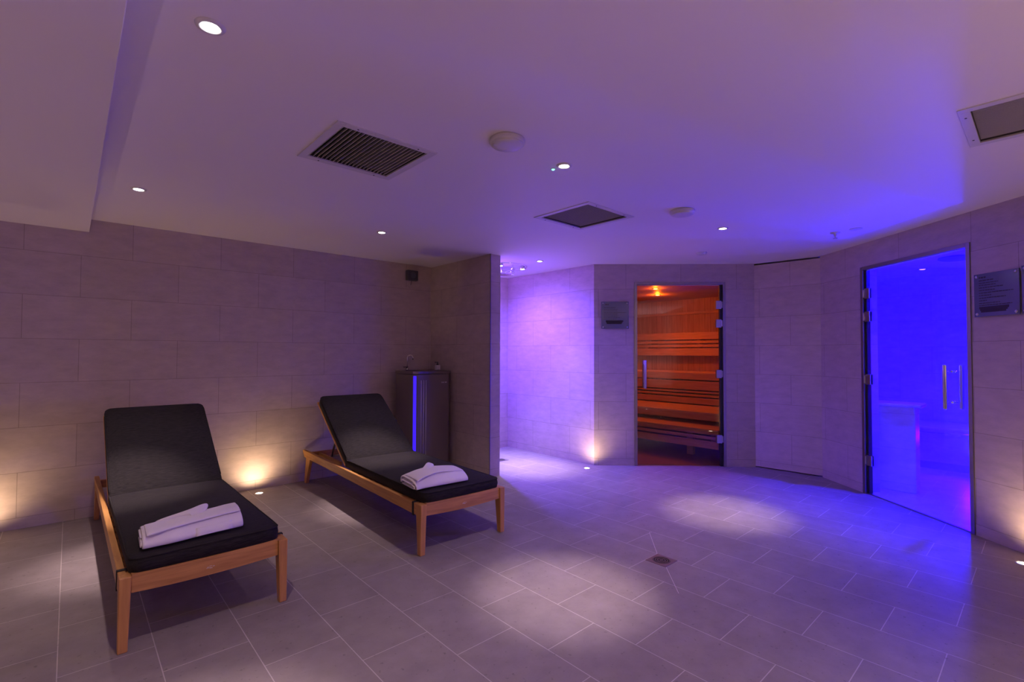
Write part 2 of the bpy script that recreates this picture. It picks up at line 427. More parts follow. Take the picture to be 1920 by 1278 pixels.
def gc(g): return ((g[0] + g[1]) / 2, (g[2] + g[3]) / 2), (g[1] - g[0], g[3] - g[2])
for g, n, m_, lb, tl, hb in ((GR[0], 21, LOUVRE, 'wide-bladed square white ceiling grille above the loungers', .45, .012),
                     (GR[1], 26, FINE_LOUVRE, 'fine-bladed ceiling grille in the middle, nearest the shower', 0, .0024),
                     (GR[2], 30, FINE_LOUVRE, 'fine-bladed ceiling grille cut off by the right edge of the view', 0, .0021)):
    c, s = gc(g); grille(c, s, n, m_, lb, tl, hb)

def valve(loc, label):
    t = thing('air_valve', label, 'air valve', (loc[0], loc[1], H), group='round ceiling air valves')
    bm = bmesh.new(); lathe(bm, [(.070, 0), (.082, -.001), (.0835, -.005), (.0835, -.017), (.081, -.021), (.074, -.022)], n=48); obj('rim', bm, WHITE_PLASTIC, t, smooth=True)
    bm = bmesh.new(); lathe(bm, [(.0735, -.018), (.0735, -.027), (.070, -.030), (.04, -.031), (0, -.0315)], n=48); obj('disc', bm, WHITE_PLASTIC, t, smooth=True)
    bm = bmesh.new(); lathe(bm, [(0, -.034), (.006, -.033), (.0065, -.029)], (-.058, .026, 0), 12); obj('clip', bm, WHITE_PLASTIC, t, smooth=True)
    return t
valve((1.501, 1.693), 'nearer round white ceiling valve, right of the wide-bladed grille')
valve((3.157, 1.711), 'farther round white ceiling valve, between the middle grille and the sauna')
t = thing('indicator_light', 'tiny green indicator light in the ceiling beside a downlight', 'indicator light', (1.922, 1.792, H))
bm = bmesh.new(); lathe(bm, [(.012, 0), (.013, -.002), (.009, -.004)], n=20); obj('bezel', bm, WHITE_PLASTIC, t, smooth=True)
bm = bmesh.new(); lathe(bm, [(.009, -.003), (.006, -.008), (0, -.009)], n=16); obj('lens', bm, LAMP_G, t, smooth=True)
t = thing('smoke_detector', 'small low white round detector on the ceiling before the sauna', 'detector', (4.60, 2.29, H))
bm = bmesh.new(); lathe(bm, [(.048, 0), (.05, -.008), (.046, -.012)], n=32); obj('base', bm, WHITE_PLASTIC, t, smooth=True)
bm = bmesh.new(); lathe(bm, [(.046, -.011), (.042, -.022), (.03, -.026), (0, -.027)], n=32); obj('cover', bm, WHITE_PLASTIC, t, smooth=True)
t = thing('sprinkler_head', 'small sprinkler head hanging from the ceiling near the steam door', 'sprinkler', (4.645, 1.168, H))
bm = bmesh.new(); lathe(bm, [(.036, 0), (.036, -.004), (.012, -.010), (.009, -.022), (.005, -.030)], n=24); obj('escutcheon', bm, WHITE_PLASTIC, t, smooth=True)
bm = bmesh.new(); lathe(bm, [(0, -.046), (.016, -.046), (.016, -.049), (0, -.049)], n=20); tube(bm, [(.008, 0, -.022), (.010, 0, -.036), (.002, 0, -.047)], .0016, 6); tube(bm, [(-.008, 0, -.022), (-.010, 0, -.036), (-.002, 0, -.047)], .0016, 6)
obj('deflector', bm, STEEL, t)
t = thing('ceiling_rose', 'flat white blanking disc on the ceiling beside the sprinkler head', 'ceiling disc', (4.62, 1.02, H))
bm = bmesh.new(); lathe(bm, [(.045, 0), (.045, -.003), (.04, -.005), (0, -.005)], n=32); obj('disc', bm, WHITE_PLASTIC, t, smooth=True)

# ------------------------------------------------------------------ recessed floor uplights
def uplight(loc, label, toward, energy=4.8, tilt=.32, size=150, color=(1, .66, .40)):
    t = thing('floor_uplight', label, 'floor light', (loc[0], loc[1], 0), group='recessed floor uplights')
    bm = bmesh.new(); lathe(bm, [(.026, .0005), (.0265, .003), (.033, .0035), (.036, .0005)], n=36); obj('steel_ring', bm, STEEL, t, smooth=True)
    bm = bmesh.new(); lathe(bm, [(.0265, .0012), (.018, .0030), (0, .0036)], n=32); obj('lens', bm, LAMP_Y, t, smooth=True)
    d = Vector((toward[0] * math.sin(tilt), toward[1] * math.sin(tilt), math.cos(tilt)))
    q = (-d).to_track_quat('Z', 'Y').to_euler()
    spot('uplight_beam', t, (0, 0, .012), q, energy, color, size, radius=.02)
    return t
nrm = Vector((-RD.y, RD.x)) ; nrm = nrm if nrm.dot(Vector((1, -1))) > 0 else -nrm     # from the room into the steam room
uplight((1.259, 4.69), 'recessed floor light between the two loungers at the foot of the long wall', (0, 1))
uplight((-.46, 4.69), 'recessed floor light at the foot of the long wall left of the view', (0, 1))
uplight((4.165, 3.38), 'recessed floor light at the corner between shower and sauna', (.8, .6), energy=4)
uplight((4.225, .125), 'recessed floor light by the steam room front at the right edge', nrm, energy=5)

# floor lights added out of view as fill for the ceiling
FILL_C = (1, .66, .74)
for x, y, tw, en in ((-1.8, 3.0, (-1, 0), 7), (-1.8, 1.0, (-1, 0), 7), (-1.8, -1.2, (-1, 0), 7), (.4, -2.75, (0, -1), 78), (1.4, -2.75, (0, -1), 58), (1.9, -1.9, nrm, 10), (2.8, -.9, nrm, 3)):
    uplight((x, y), 'added fill light in the floor out of view, brightening the ceiling', tw, energy=en, size=120, tilt=-.15, color=FILL_C)

# ------------------------------------------------------------------ floor drains
def drain(loc, r, label, rz=0.):
    t = thing('floor_drain', label, 'drain', (loc[0], loc[1], 0), rz)
    bm = bmesh.new(); s = r * 1.28
    n = 40
    inner = [bm.verts.new((r * math.cos(2 * PI * k / n), r * math.sin(2 * PI * k / n), .0025)) for k in range(n)]
    outer = []
    for k in range(n):
        a = 2 * PI * k / n; c, d = math.cos(a), math.sin(a); q = s / max(abs(c), abs(d)); outer.append(bm.verts.new((c * q, d * q, .0022)))
    low = [bm.verts.new((v.co.x * 1.015, v.co.y * 1.015, .0002)) for v in outer]
    for k in range(n):
        j = (k + 1) % n
        bm.faces.new((inner[k], outer[k], outer[j], inner[j])); bm.faces.new((outer[k], low[k], low[j], outer[j]))
    obj('square_plate', bm, mat('drain_plate', (.15, .11, .11), .5, .3), t)
    bm = bmesh.new(); lathe(bm, [(0, .0012), (r, .0012)], n=36); obj('well', bm, DARKV, t)
    bm = bmesh.new()
    for q0, q1 in ((.86, .97), (.62, .74), (.36, .50), (0.01, .2)):
        lathe(bm, [(r * q0, .0014), (r * q0, .0032), (r * q1, .0032), (r * q1, .0014)], n=32)
    box(bm, -r * .96, r * .96, -r * .035, r * .035, .0014, .003); box(bm, -r * .035, r * .035, -r * .96, r * .96, .0014, .003)
    obj('round_grate', bm, mat('tarnished_grate_%d' % int(r * 1000), (.10, .08, .08), .55, .3), t)
    return t
drain((2.655, 1.585), .052, 'square steel floor drain with a round grate in the middle of the floor')
drain((3.735, 4.30), .05, 'small drain in the bright shower floor behind the stub wall')

# diagonal cuts of the tiles running from the drain
for i, (p, q) in enumerate((((2.724, 1.655), (3.006, 1.887)), ((2.59, 1.515), (2.36, 1.31)))):
    bm = bmesh.new(); L, a = frame_of(p, q); box(bm, 0, L, -.0012, .0012, 0, .0006)
    o = struct(obj('floor_joint', bm, mat('pale_grout_%d' % i, (.62, .54, .5), .8), loc=(*p, 0), rz=a))

# ------------------------------------------------------------------ sun loungers
def rounded_slab(bm, x0, x1, y0, y1, th, rc=.05, puff=.006, crown=.5, nx=14, ny=22, front_round=True, back_round=True, wr=0.0):
    """mattress pad: flat underside at z=0, softly crowned top; outline with rounded corners"""
    hx, hy = (x1 - x0) / 2, (y1 - y0) / 2; cx, cy = (x0 + x1) / 2, (y0 + y1) / 2
    def outline(s):     # s in 0..1 -> superellipse-like rounded rectangle
        pts = []
        return pts
    grid = {}
    def shape(u, v, inset):
        X, Y = u * hx, v * hy
        ax, ay = hx - rc, hy - rc
        r_ok = (v < 0 and front_round) or (v > 0 and back_round)
        if r_ok and abs(X) > ax and abs(Y) > ay:
            dx, dy = abs(X) - ax, abs(Y) - ay; m = max(dx, dy); l = math.hypot(dx, dy)
            if l > 1e-9: k = m / l; dx *= k; dy *= k
            X = math.copysign(ax + dx, X); Y = math.copysign(ay + dy, Y)
        return X * (1 - inset / hx) + cx, Y * (1 - inset / hy) + cy
    us = [-1, -.97, -.9] + [-.9 + 1.8 * i / nx for i in range(1, nx)] + [.9, .97, 1]
    vs = [-1, -.985, -.95] + [-.95 + 1.9 * i / ny for i in range(1, ny)] + [.95, .985, 1]
    nu, nv = len(us), len(vs)
    def layer(zf, inset):
        g = []
        for v in vs:
            row = []
            for u in us:
                x, y = shape(u, v, inset)
                row.append(bm.verts.new((x, y, zf(u, v, x, y))))
            g.append(row)
        return g
    def ztop(u, v, x, y):
        e = (1 - abs(u) ** 8) * (1 - abs(v) ** 16)
        return th - .008 + .008 * e + puff * (1 - u * u) * (1 - v ** 6) + wr * noise.noise(Vector((x * 3, y * 30, 1.3)))
    top = layer(ztop, .0); bot = layer(lambda u, v, x, y: 0.004 * max(abs(u) ** 10, abs(v) ** 16), .0)
    for j in range(nv - 1):
        for i in range(nu - 1):
            bm.faces.new((top[j][i], top[j][i + 1], top[j + 1][i + 1], top[j + 1][i]))
            bm.faces.new((bot[j][i], bot[j + 1][i], bot[j + 1][i + 1], bot[j][i + 1]))
    ring = [(0, i) for i in range(nu)] + [(j, nu - 1) for j in range(1, nv)] + [(nv - 1, i) for i in range(nu - 2, -1, -1)] + [(j, 0) for j in range(nv - 2, 0, -1)]
    n = len(ring)
    mids = []
    for (j, i) in ring:
        t_, b_ = top[j][i].co, bot[j][i].co; c = Vector((cx, cy, 0)); o = Vector((t_.x, t_.y, 0)) - c
        out = Vector((math.copysign(1, us[i]) if i in (0, nu - 1) else 0, math.copysign(1, vs[j]) if j in (0, nv - 1) else 0, 0))
        mids.append(bm.verts.new((t_ + b_) / 2 + out * .004))
    for k in range(n):
        a, b = ring[k], ring[(k + 1) % n]; ma, mb = mids[k], mids[(k + 1) % n]
        bm.faces.new((top[a[0]][a[1]], ma, mb, top[b[0]][b[1]])); bm.faces.new((ma, bot[a[0]][a[1]], bot[b[0]][b[1]], mb))
    return [(top[j][i].co.copy()) for (j, i) in ring]

LW = .33     # half width over the legs
ZR = .308    # top of the rails
PIV = 1.27   # y of the backrest hinge
BA = math.radians(34)
def make_lounger():
    t = thing('sun_lounger', '', 'sun lounger')
    # front legs: outer faces plumb, inner and rear faces taper to the foot
    for s in (-1, 1):
        bm = bmesh.new()
        xo, xt, xb = s * LW, s * (LW - .042), s * (LW - .034)
        def q(xa, xb_, ya, yb, z): return [(xa, ya, z), (xb_, ya, z), (xb_, yb, z), (xa, yb, z)]
        hexa(bm, q(xo, xb, .004, .042, 0), q(xo, xt, 0, .068, ZR))
        obj('leg', bm, TEAK_Z, t, bevel=.004)
    # rear legs raked outwards
    for s in (-1, 1):
        bm = bmesh.new(); xo, xi = s * LW, s * (LW - .03)
        bot = [(xo, 2.165, 0), (xi, 2.165, 0), (xi, 2.215, 0), (xo, 2.215, 0)]
        top = [(xo, 2.05, .262), (xi, 2.05, .262), (xi, 2.165, .262), (xo, 2.165, .262)]
        hexa(bm, bot, top); obj('leg', bm, TEAK_Z, t, bevel=.004)
    # side rails with the slanted rear end
    for s in (-1, 1):
        bm = bmesh.new(); xo, xi = s * LW, s * (LW - .028)
        prof = [(.060, .236), (2.215, .240), (2.268, .294), (2.262, ZR - .004), (.060, ZR)]
        a = [bm.verts.new((xo, y, z)) for y, z in prof]; b = [bm.verts.new((xi, y, z)) for y, z in prof]
        bm.faces.new(a); bm.faces.new(b[::-1])
        for k in range(5): bm.faces.new((a[k], a[(k + 1) % 5], b[(k + 1) % 5], b[k]))
        obj('side_rail', bm, TEAK_Y, t, bevel=.003)
    # front rail, bowed very slightly
    bm = bmesh.new(); n = 12; top = []; 
    xs = [-(LW - .042) + 2 * (LW - .042) * k / n for k in range(n + 1)]
    rows = []
    for x in xs:
        k = 1 - (x / (LW - .04)) ** 2
        rows.append([bm.verts.new((x, y, z)) for y, z in ((.010, .226 + .010 * (1 - k)), (.036, .226 + .010 * (1 - k)), (.036, .312 - .004 * k), (.010, .312 - .004 * k))])
    for a, b in zip(rows, rows[1:]):
        for k in range(4): bm.faces.new((a[k], a[(k + 1) % 4], b[(k + 1) % 4], b[k]))
    bm.faces.new(rows[0]); bm.faces.new(rows[-1][::-1])
    fr = obj('front_rail', bm, TEAK_X, t, bevel=.002)
    # small maker's badge: winged light mark without readable letters
    bm = bmesh.new()
    for dx, dz, w_, h_ in ((-.012, .001, .008, .0022), (-.002, .0045, .010, .002), (.010, .001, .008, .0022), (-.008, -.003, .022, .0016), (.0, -.006, .012, .0014)):
        box(bm, dx - w_ / 2 - .0, dx + w_ / 2, .0088, .0102, .262 + dz - h_ / 2, .262 + dz + h_ / 2)
    tag(obj('badge', bm, mat('pale_badge', (.62, .55, .5), .4), fr), 'small pale badge')
    bm = bmesh.new(); box(bm, -LW + .028, LW - .028, 2.10, 2.13, .245, .30); obj('rear_rail', bm, TEAK_X, t, bevel=.002)
    bm = bmesh.new()
    for k in range(11):
        y = .09 + k * .105; box(bm, -LW + .028, LW - .028, y, y + .065, .288, .302)
    obj('slats', bm, TEAK_X, t)
    # backrest: a thin framed panel with slats, hinged at PIV
    br = bpy.data.objects.new('backrest', None); C.objects.link(br); br.parent = t
    br.location = (0, PIV, .310); br.rotation_euler = (BA, 0, 0)
    bm = bmesh.new()
    for s in (-1, 1): box(bm, s * .268, s * .301, .02, .835, -.010, .008)
    box(bm, -.268, .268, .80, .83, -.004, .012); box(bm, -.268, .268, 0, .03, -.004, .012)
    obj('back_frame', bm, TEAK_Y, br, bevel=.002)
    bm = bmesh.new()
    for k in range(7): box(bm, -.268, .268, .07 + k * .104, .07 + k * .104 + .062, -.002, .010)
    obj('back_slats', bm, TEAK_X, br)
    # prop that holds the backrest up, and its toothed rack
    ph = Vector((0, PIV + .50 * math.cos(BA), .306 + .50 * math.sin(BA)))
    bm = bmesh.new()
    for s in (-1, 1): tube(bm, [(s * .20, ph.y, ph.z), (s * .20, ph.y + .17, .292)], .009, 8)
    tube(bm, [(-.21, ph.y + .17, .292), (.21, ph.y + .17, .292)], .009, 8)
    obj('prop', bm, DARK_STEEL, t, smooth=True)
    for s in (-1, 1):
        bm = bmesh.new(); box(bm, s * .215, s * .235, PIV + .3, 2.11, .262, .290)
        obj('prop_rack', bm, TEAK_Y, t)
    # mattress in two hinged pads
    bm = bmesh.new(); edge = rounded_slab(bm, -.297, .297, .018, PIV + .006, .072, rc=.045, back_round=False, wr=.0018)
    for v in bm.verts: v.co.z += .306
    ma = obj('mattress', bm, FABRIC, t, smooth=True)
    bm = bmesh.new(); k = [i for i in range(len(edge)) if edge[i].y < PIV]
    pts = [edge[i] + Vector((0, 0, .306 - .001)) for i in range(len(edge))]
    # piping along the front and sides
    half = [p for p in pts if p.y < PIV - .02]
    i0 = next(i for i in range(len(pts)) if pts[i].y >= PIV - .02 and pts[i - 1].y < PIV - .02)
    seq = [pts[(i0 + i) % len(pts)] for i in range(len(pts))]
    seq = [p for p in seq if p.y < PIV - .01]
    tube(bm, seq, .0038, 6); obj('piping', bm, FABRIC, ma, smooth=True)
    bm = bmesh.new(); e2 = rounded_slab(bm, -.297, .297, -.004, .825, .070, rc=.045, front_round=False, wr=.0018)
    R = Matrix.Translation((0, PIV, .322)) @ Matrix.Rotation(BA, 4, 'X')
    for v in bm.verts: v.co = R @ v.co
    mb = obj('back_mattress', bm, FABRIC, t, smooth=True)
    bm = bmesh.new(); i0 = next(i for i in range(len(e2)) if e2[i].y > .02 and e2[i - 1].y <= .02)
    seq = [R @ (e2[(i0 + i) % len(e2)] - Vector((0, 0, .001))) for i in range(len(e2)) if e2[(i0 + i) % len(e2)].y > .005]
    tube(bm, seq, .0038, 6); obj('piping', bm, FABRIC, mb, smooth=True)
    # elastic straps of the mattress, round the side rails and sagging underneath
    for s in (-1, 1):
        bm = bmesh.new()
        box(bm, s * (LW + .0005), s * (LW + .003), .088, .108, .232, .312); box(bm, s * (LW - .06), s * (LW + .003), .088, .108, .309, .312)
        box(bm, s * (LW - .06), s * (LW + .003), .088, .108, .230, .233)
        obj('strap', bm, STRAP, t)
    bm = bmesh.new(); pr = []
    for k in range(21):
        x = -.27 + .54 * k / 20; z = .231 - .035 * (1 - (x / .27) ** 2)
        pr.append([bm.verts.new((x, y, z + dz)) for y, dz in ((.088, 0), (.13, 0), (.13, .002), (.088, .002))])
    for a, b in zip(pr, pr[1:]):
        for k in range(4): bm.faces.new((a[k], a[(k + 1) % 4], b[(k + 1) % 4], b[k]))
    bm.faces.new(pr[0]); bm.faces.new(pr[-1][::-1])
    obj('under_strap', bm, STRAP, t)
    return t
L1 = make_lounger(); L1.location = (.497, 2.575, 0); L1.rotation_euler.z = math.radians(.3)
L2 = copy_tree(L1); L2.location = (1.933, 2.575, 0); L2.rotation_euler.z = math.radians(-2.0)
for o, lb in ((L1, 'left teak sun lounger with black mattress, nearest the boxed lower ceiling'),
              (L2, 'right teak sun lounger with black mattress, in front of the water fountain')):
    o['label'] = lb; o['group'] = 'teak sun loungers with raised backrests'

# ------------------------------------------------------------------ folded robes
def sheet(bm, prof, xs, th, fx=None, seed=0., amp=.003):
    """cloth sheet: profile (y, z) swept over xs, given thickness th"""
    rows = []
    P = [Vector((0, y, z)) for y, z in prof]
    # densify
    D = []
    for a, b in zip(P, P[1:]):
        for k in range(5): D.append(a.lerp(b, k / 5))
    D.append(P[-1])
    # smooth
    for _ in range(3):
        D = [D[0]] + [(D[i - 1] + D[i] * 2 + D[i + 1]) / 4 for i in range(1, len(D) - 1)] + [D[-1]]
    nr = []
    for i in range(len(D)):
        d = (D[min(i + 1, len(D) - 1)] - D[max(i - 1, 0)]).normalized(); nr.append(Vector((0, -d.z, d.y)))
    for side in (0, 1):
        g = []
        for x in xs:
            row = []
            for p, n_ in zip(D, nr):
                q = Vector((x, p.y, p.z))
                if fx: q = fx(q)
                k = noise.noise(Vector((q.x * 9 + seed, q.y * 14, q.z * 9))) * amp + noise.noise(Vector((q.x * 30 + seed, q.y * 30, 3))) * amp * .35
                q = q + n_ * (k + (th if side else 0))
                q.z = max(q.z, .001)
                row.append(bm.verts.new(q))
            g.append(row)
        rows.append(g)
    A, B = rows; nx, ny = len(xs), len(D)
    for i in range(nx - 1):
        for j in range(ny - 1):
            bm.faces.new((A[i][j], A[i + 1][j], A[i + 1][j + 1], A[i][j + 1])); bm.faces.new((B[i][j], B[i][j + 1], B[i + 1][j + 1], B[i + 1][j]))
    for i in range(nx - 1):
        for j in (0, ny - 1): bm.faces.new((A[i][j], A[i + 1][j], B[i + 1][j], B[i][j]))
    for j in range(ny - 1):
        for i in (0, nx - 1): bm.faces.new((A[i][j], A[i][j + 1], B[i][j + 1], B[i][j]))

def robe(loc, rz, label, L=.40, D=.215, Hh=.062, shear=0., seed=0., style=0):
    t = thing('folded_robe', label, 'bathrobe', loc, rz, group='folded white bathrobes on the loungers')
    xs = [-L / 2 + L * k / 26 for k in range(27)]
    def fx(q):
        u = q.x / (L / 2)                                   # taper in height towards the left end, slight skew
        q = q.copy(); 
        hz = (1.0 + .10 * u) if style == 0 else (1.12 - .28 * (u + .1) ** 2 if u > -.1 else 1.12 - .55 * (u + .1) ** 2)
        q.z *= hz; q.y += shear * q.x + .006 * math.sin(q.x * 11 + seed); q.x += .10 * (q.y) ; return q
    # inner folds, seen at the ends
    bm = bmesh.new()
    th = .011
    sheet(bm, [(D / 2 - .02, .004), (-D / 2 + .03, .004), (-D / 2 + .014, .014), (-D / 2 + .03, .024), (D / 2 - .03, .026), (D / 2 - .015, .035), (D / 2 - .03, .043), (-D / 2 + .045, .043)], [x * .985 - .010 for x in xs], .008, fx, seed + 4, .0015)
    obj('inner_folds', bm, TOWEL, t, smooth=True, sub=1)
    # outer wrap: down the back, over the top, a soft crease, then down the front
    bm = bmesh.new()
    sheet(bm, [(-D / 2 + .035, .003), (-D / 2 - .002, .004), (-D / 2 - .003, .022), (-D / 2 + .026, Hh - .012), (-D / 2 + .055, Hh), (-.01, Hh + .003), (D / 2 - .03, Hh - .001), (D / 2 - .006, Hh - .012), (D / 2, .024), (D / 2 - .004, .003)], xs, .009, fx, seed, .004)
    b = obj('body', bm, TOWEL, t, smooth=True, sub=1)
    # a second layer lying on top with its own front hem (the long seam line)
    bm = bmesh.new()
    y0 = -D / 2 + .038
    def fx2(q):
        q = fx(q); u = q.x / (L / 2); q.y += .030 * max(0, -u) ** 1.5 * (1 - (q.y + D / 2) / D) * -1.2 + .010 * u; return q
    sheet(bm, [(y0, Hh + .007), (y0 + .03, Hh + .0125), (.0, Hh + .0145), (D / 2 - .035, Hh + .011), (D / 2 + .004, Hh - .014), (D / 2 + .008, .03)], [x * .97 + .004 for x in xs], .008, fx2, seed + 9, .003)
    obj('top_fold', bm, TOWEL, t, smooth=True, sub=1)
    # collar: folded lapel standing up near the middle of the back edge
    bm = bmesh.new()
    zt = (Hh + .022) * (1.02 if style == 0 else 1.08) + (.002 if style == 0 else .012)
    if style == 0:
        pts = [(-.17, .055, zt - .010), (-.06, .075, zt + .002), (.02, .085, zt + .012), (.075, .090, zt + .030), (.092, .080, zt + .022), (.055, .020, zt - .006), (-.01, -.028, zt - .008), (.0, .005, zt + .004), (-.03, .035, zt + .004), (-.12, .035, zt - .006)]
    else:
        pts = [(-.13, .02, zt - .030), (-.06, .050, zt - .008), (-.02, .085, zt + .008), (.005, .098, zt + .016), (.030, .095, zt + .010), (.055, .085, zt - .004), (.02, .045, zt - .006), (-.03, -.005, zt - .014), (-.09, -.035, zt - .024)]
    c = Vector(); 
    for p in pts: c += Vector(p)
    c /= len(pts)
    top = [bm.verts.new(p) for p in pts]; bot = [bm.verts.new((p[0], p[1], p[2] - .016)) for p in pts]
    ct = bm.verts.new(c + Vector((0, 0, .004))); cb = bm.verts.new(c - Vector((0, 0, .016))); n = len(pts)
    for k in range(n):
        j = (k + 1) % n
        bm.faces.new((top[k], top[j], ct)); bm.faces.new((bot[j], bot[k], cb)); bm.faces.new((top[k], bot[k], bot[j], top[j]))
    obj('collar', bm, TOWEL, t, smooth=True, sub=2)
    if style: return t
    # pocket flap seam, a short raised hem on the front face
    bm = bmesh.new()
    sheet(bm, [(-D / 2 - .014, .006), (-D / 2 - .010, .021), (-D / 2 + .008, .036)], [(-.0 + .15 * k / 8) for k in range(9)] if style == 0 else [(.02 + .13 * k / 8) for k in range(9)], .004, fx, seed + 2, .001)
    obj('pocket', bm, TOWEL, t, smooth=True)
    return t
ZM = .306 + .081
robe((.452, 2.765, ZM), math.radians(3), 'folded white bathrobe on the foot of the left lounger', L=.40, D=.215, Hh=.050, style=0)
robe((1.815, 2.765, ZM), math.radians(-1), 'folded white bathrobe on the foot of the right lounger', L=.39, D=.235, Hh=.058, seed=3.3, style=1)

# ------------------------------------------------------------------ water fountain in the corner
t = thing('water_fountain', 'dark grey corner water fountain with blue light strip and chrome tap', 'water fountain', (2.86, 4.62, 0))
ox, oy = 2.86, 4.62
def LP(pts): return [(x - ox, y - oy) for x, y in pts]
Aq, Bq, Cq, C2, Dq, Eq, Fq = (2.745, 4.855), (2.595, 4.715), (2.618, 4.40), (2.668, 4.375), (3.045, 4.375), (3.121, 4.455), (3.121, 4.855)
bm = bmesh.new(); prism(bm, LP([Aq, Bq, Cq, C2, Dq, Eq, Fq]), .02, 1.02); obj('body', bm, FOUNTAIN, t, bevel=.01, seg=3)
bm = bmesh.new(); prism(bm, LP([(2.75, 4.85), (2.62, 4.72), (2.64, 4.42), (2.69, 4.40), (3.03, 4.40), (3.10, 4.47), (3.10, 4.85)]), 0, .02); obj('plinth', bm, BLACK_SEAL, t)
# top: rim with a sunken basin
bm = bmesh.new()
outer = LP([(2.742, 4.856), (2.590, 4.718), (2.612, 4.392), (2.664, 4.366), (3.048, 4.366), (3.1225, 4.45), (3.1225, 4.856)])
n = len(outer); cxx = sum(p[0] for p in outer) / n; cyy = sum(p[1] for p in outer) / n
o1 = [bm.verts.new((x, y, 1.02)) for x, y in outer]; o2 = [bm.verts.new((x, y, 1.048)) for x, y in outer]
i1 = [bm.verts.new((cxx + (x - cxx) * .80, cyy + (y - cyy) * .78, 1.048)) for x, y in outer]
i2 = [bm.verts.new((cxx + (x - cxx) * .62, cyy + (y - cyy) * .60, 1.024)) for x, y in outer]
bm.faces.new(o1[::-1]); bm.faces.new(i2)
for k in range(n):
    j = (k + 1) % n
    for a, b in ((o1, o2), (o2, i1), (i1, i2)): bm.faces.new((a[k], a[j], b[j], b[k]))
obj('basin', bm, FOUNTAIN_TOP, t, bevel=.004)
# blue strip on the chamfer between left and front faces
bm = bmesh.new(); L, a = frame_of(Cq, C2); box(bm, .004, L - .022, -.004, .002, .06, 1.0)
M = Matrix.Translation((Cq[0] - ox, Cq[1] - oy, 0)) @ Matrix.Rotation(a, 4, 'Z'); bmesh.ops.transform(bm, matrix=M, verts=bm.verts)
tag(obj('light_strip', bm, BLUE_LED, t), 'blue glowing vertical strip')
for x in (2.700, 2.729, 2.758):
    bm = bmesh.new(); tube(bm, [(x - ox, 4.372 - oy, .07), (x - ox, 4.372 - oy, .955)], .0045, 8); obj('trim_rod', bm, GROOVE, t, smooth=True)
bm = bmesh.new()
for k in range(7): box(bm, 0, .10, -.006, .001, .12 + k * .014, .127 + k * .014)
L, a = frame_of(Bq, Cq); M = Matrix.Translation((Bq[0] - ox, Bq[1] - oy, 0)) @ Matrix.Rotation(a, 4, 'Z') @ Matrix.Translation((.12, 0, 0)); bmesh.ops.transform(bm, matrix=M, verts=bm.verts)
obj('vent', bm, BLACK_SEAL, t)
bm = bmesh.new()      # small pale maker's mark, letters not readable
for dx, w_, h_ in ((0, .010, .014), (.013, .009, .010), (.024, .008, .014), (.042, .010, .013), (.055, .011, .013)):
    box(bm, 2.952 + dx - ox, 2.952 + dx + w_ - ox, 4.3725 - oy, 4.3755 - oy, .925 - h_ / 2, .925 + h_ / 2)
obj('badge', bm, GROOVE, t)
# swan neck tap
bm = bmesh.new(); cx0, cy0 = 2.70 - ox, 4.66 - oy
tube(bm, [(cx0, cy0, 1.046), (cx0, cy0, 1.075)], .013, 14)
pts = [(cx0, cy0, 1.07), (cx0, cy0, 1.185)]
for k in range(1, 11):
    a = PI * k / 10; pts.append((cx0 + .022 * (1 - math.cos(a)), cy0 - .022 * (1 - math.cos(a)), 1.185 + .030 * math.sin(a)))
pts.append((pts[-1][0], pts[-1][1], 1.172)); tube(bm, pts, .0042, 10)
ob = obj('tap', bm, CHROME, t, smooth=True)
bm = bmesh.new(); tube(bm, [(pts[-1][0], pts[-1][1], 1.178), (pts[-1][0], pts[-1][1], 1.166)], .007, 12); obj('nozzle', bm, BLACK_SEAL, ob, smooth=True)
bm = bmesh.new(); box(bm, cx0 - .045, cx0 + .006, cy0 - .012, cy0 + .004, 1.083, 1.090); tube(bm, [(cx0 - .004, cy0, 1.07), (cx0 - .004, cy0, 1.086)], .006, 8); obj('lever', bm, BLACK_SEAL, ob, bevel=.001)
# soap bottle on the rim
t = thing('soap_dispenser', 'small white soap bottle with dark pump on the water fountain', 'soap dispenser', (3.060, 4.615, 1.0485))
bm = bmesh.new(); box(bm, -.026, .026, -.02, .02, 0, .056); obj('bottle', bm, mat('white_bottle', (.72, .70, .74), .35), t, bevel=.007, seg=3)
bm = bmesh.new(); lathe(bm, [(.012, .054), (.012, .068), (.005, .070), (.005, .084), (.009, .085), (.009, .091), (0, .092)], n=16)
box(bm, -.036, .004, -.005, .005, .083, .091); obj('pump', bm, BLACK_SEAL, t)

# dark box high on the wall
t = thing('wall_speaker', 'small dark square speaker high on the wall above the water fountain', 'speaker', (2.850, 4.86, 2.112))
bm = bmesh.new(); box(bm, -.068, .068, -.055, -.0005, -.058, .058); obj('housing', bm, GREY_BOX, t, bevel=.008)
bm = bmesh.new(); lathe(bm, [(0, 0), (.034, 0), (.036, .003)], n=28)
bmesh.ops.transform(bm, matrix=Matrix.Translation((0, -.0565, 0)) @ Matrix.Rotation(PI / 2, 4, 'X'), verts=bm.verts); obj('grille', bm, mat('speaker_grille', (.10, .11, .12), .6), t)
bm = bmesh.new(); tube(bm, [(0, -.02, -.058), (.003, -.006, -.085), (0, -.004, -.105)], .003, 8); obj('cable', bm, GREY_BOX, t, smooth=True)

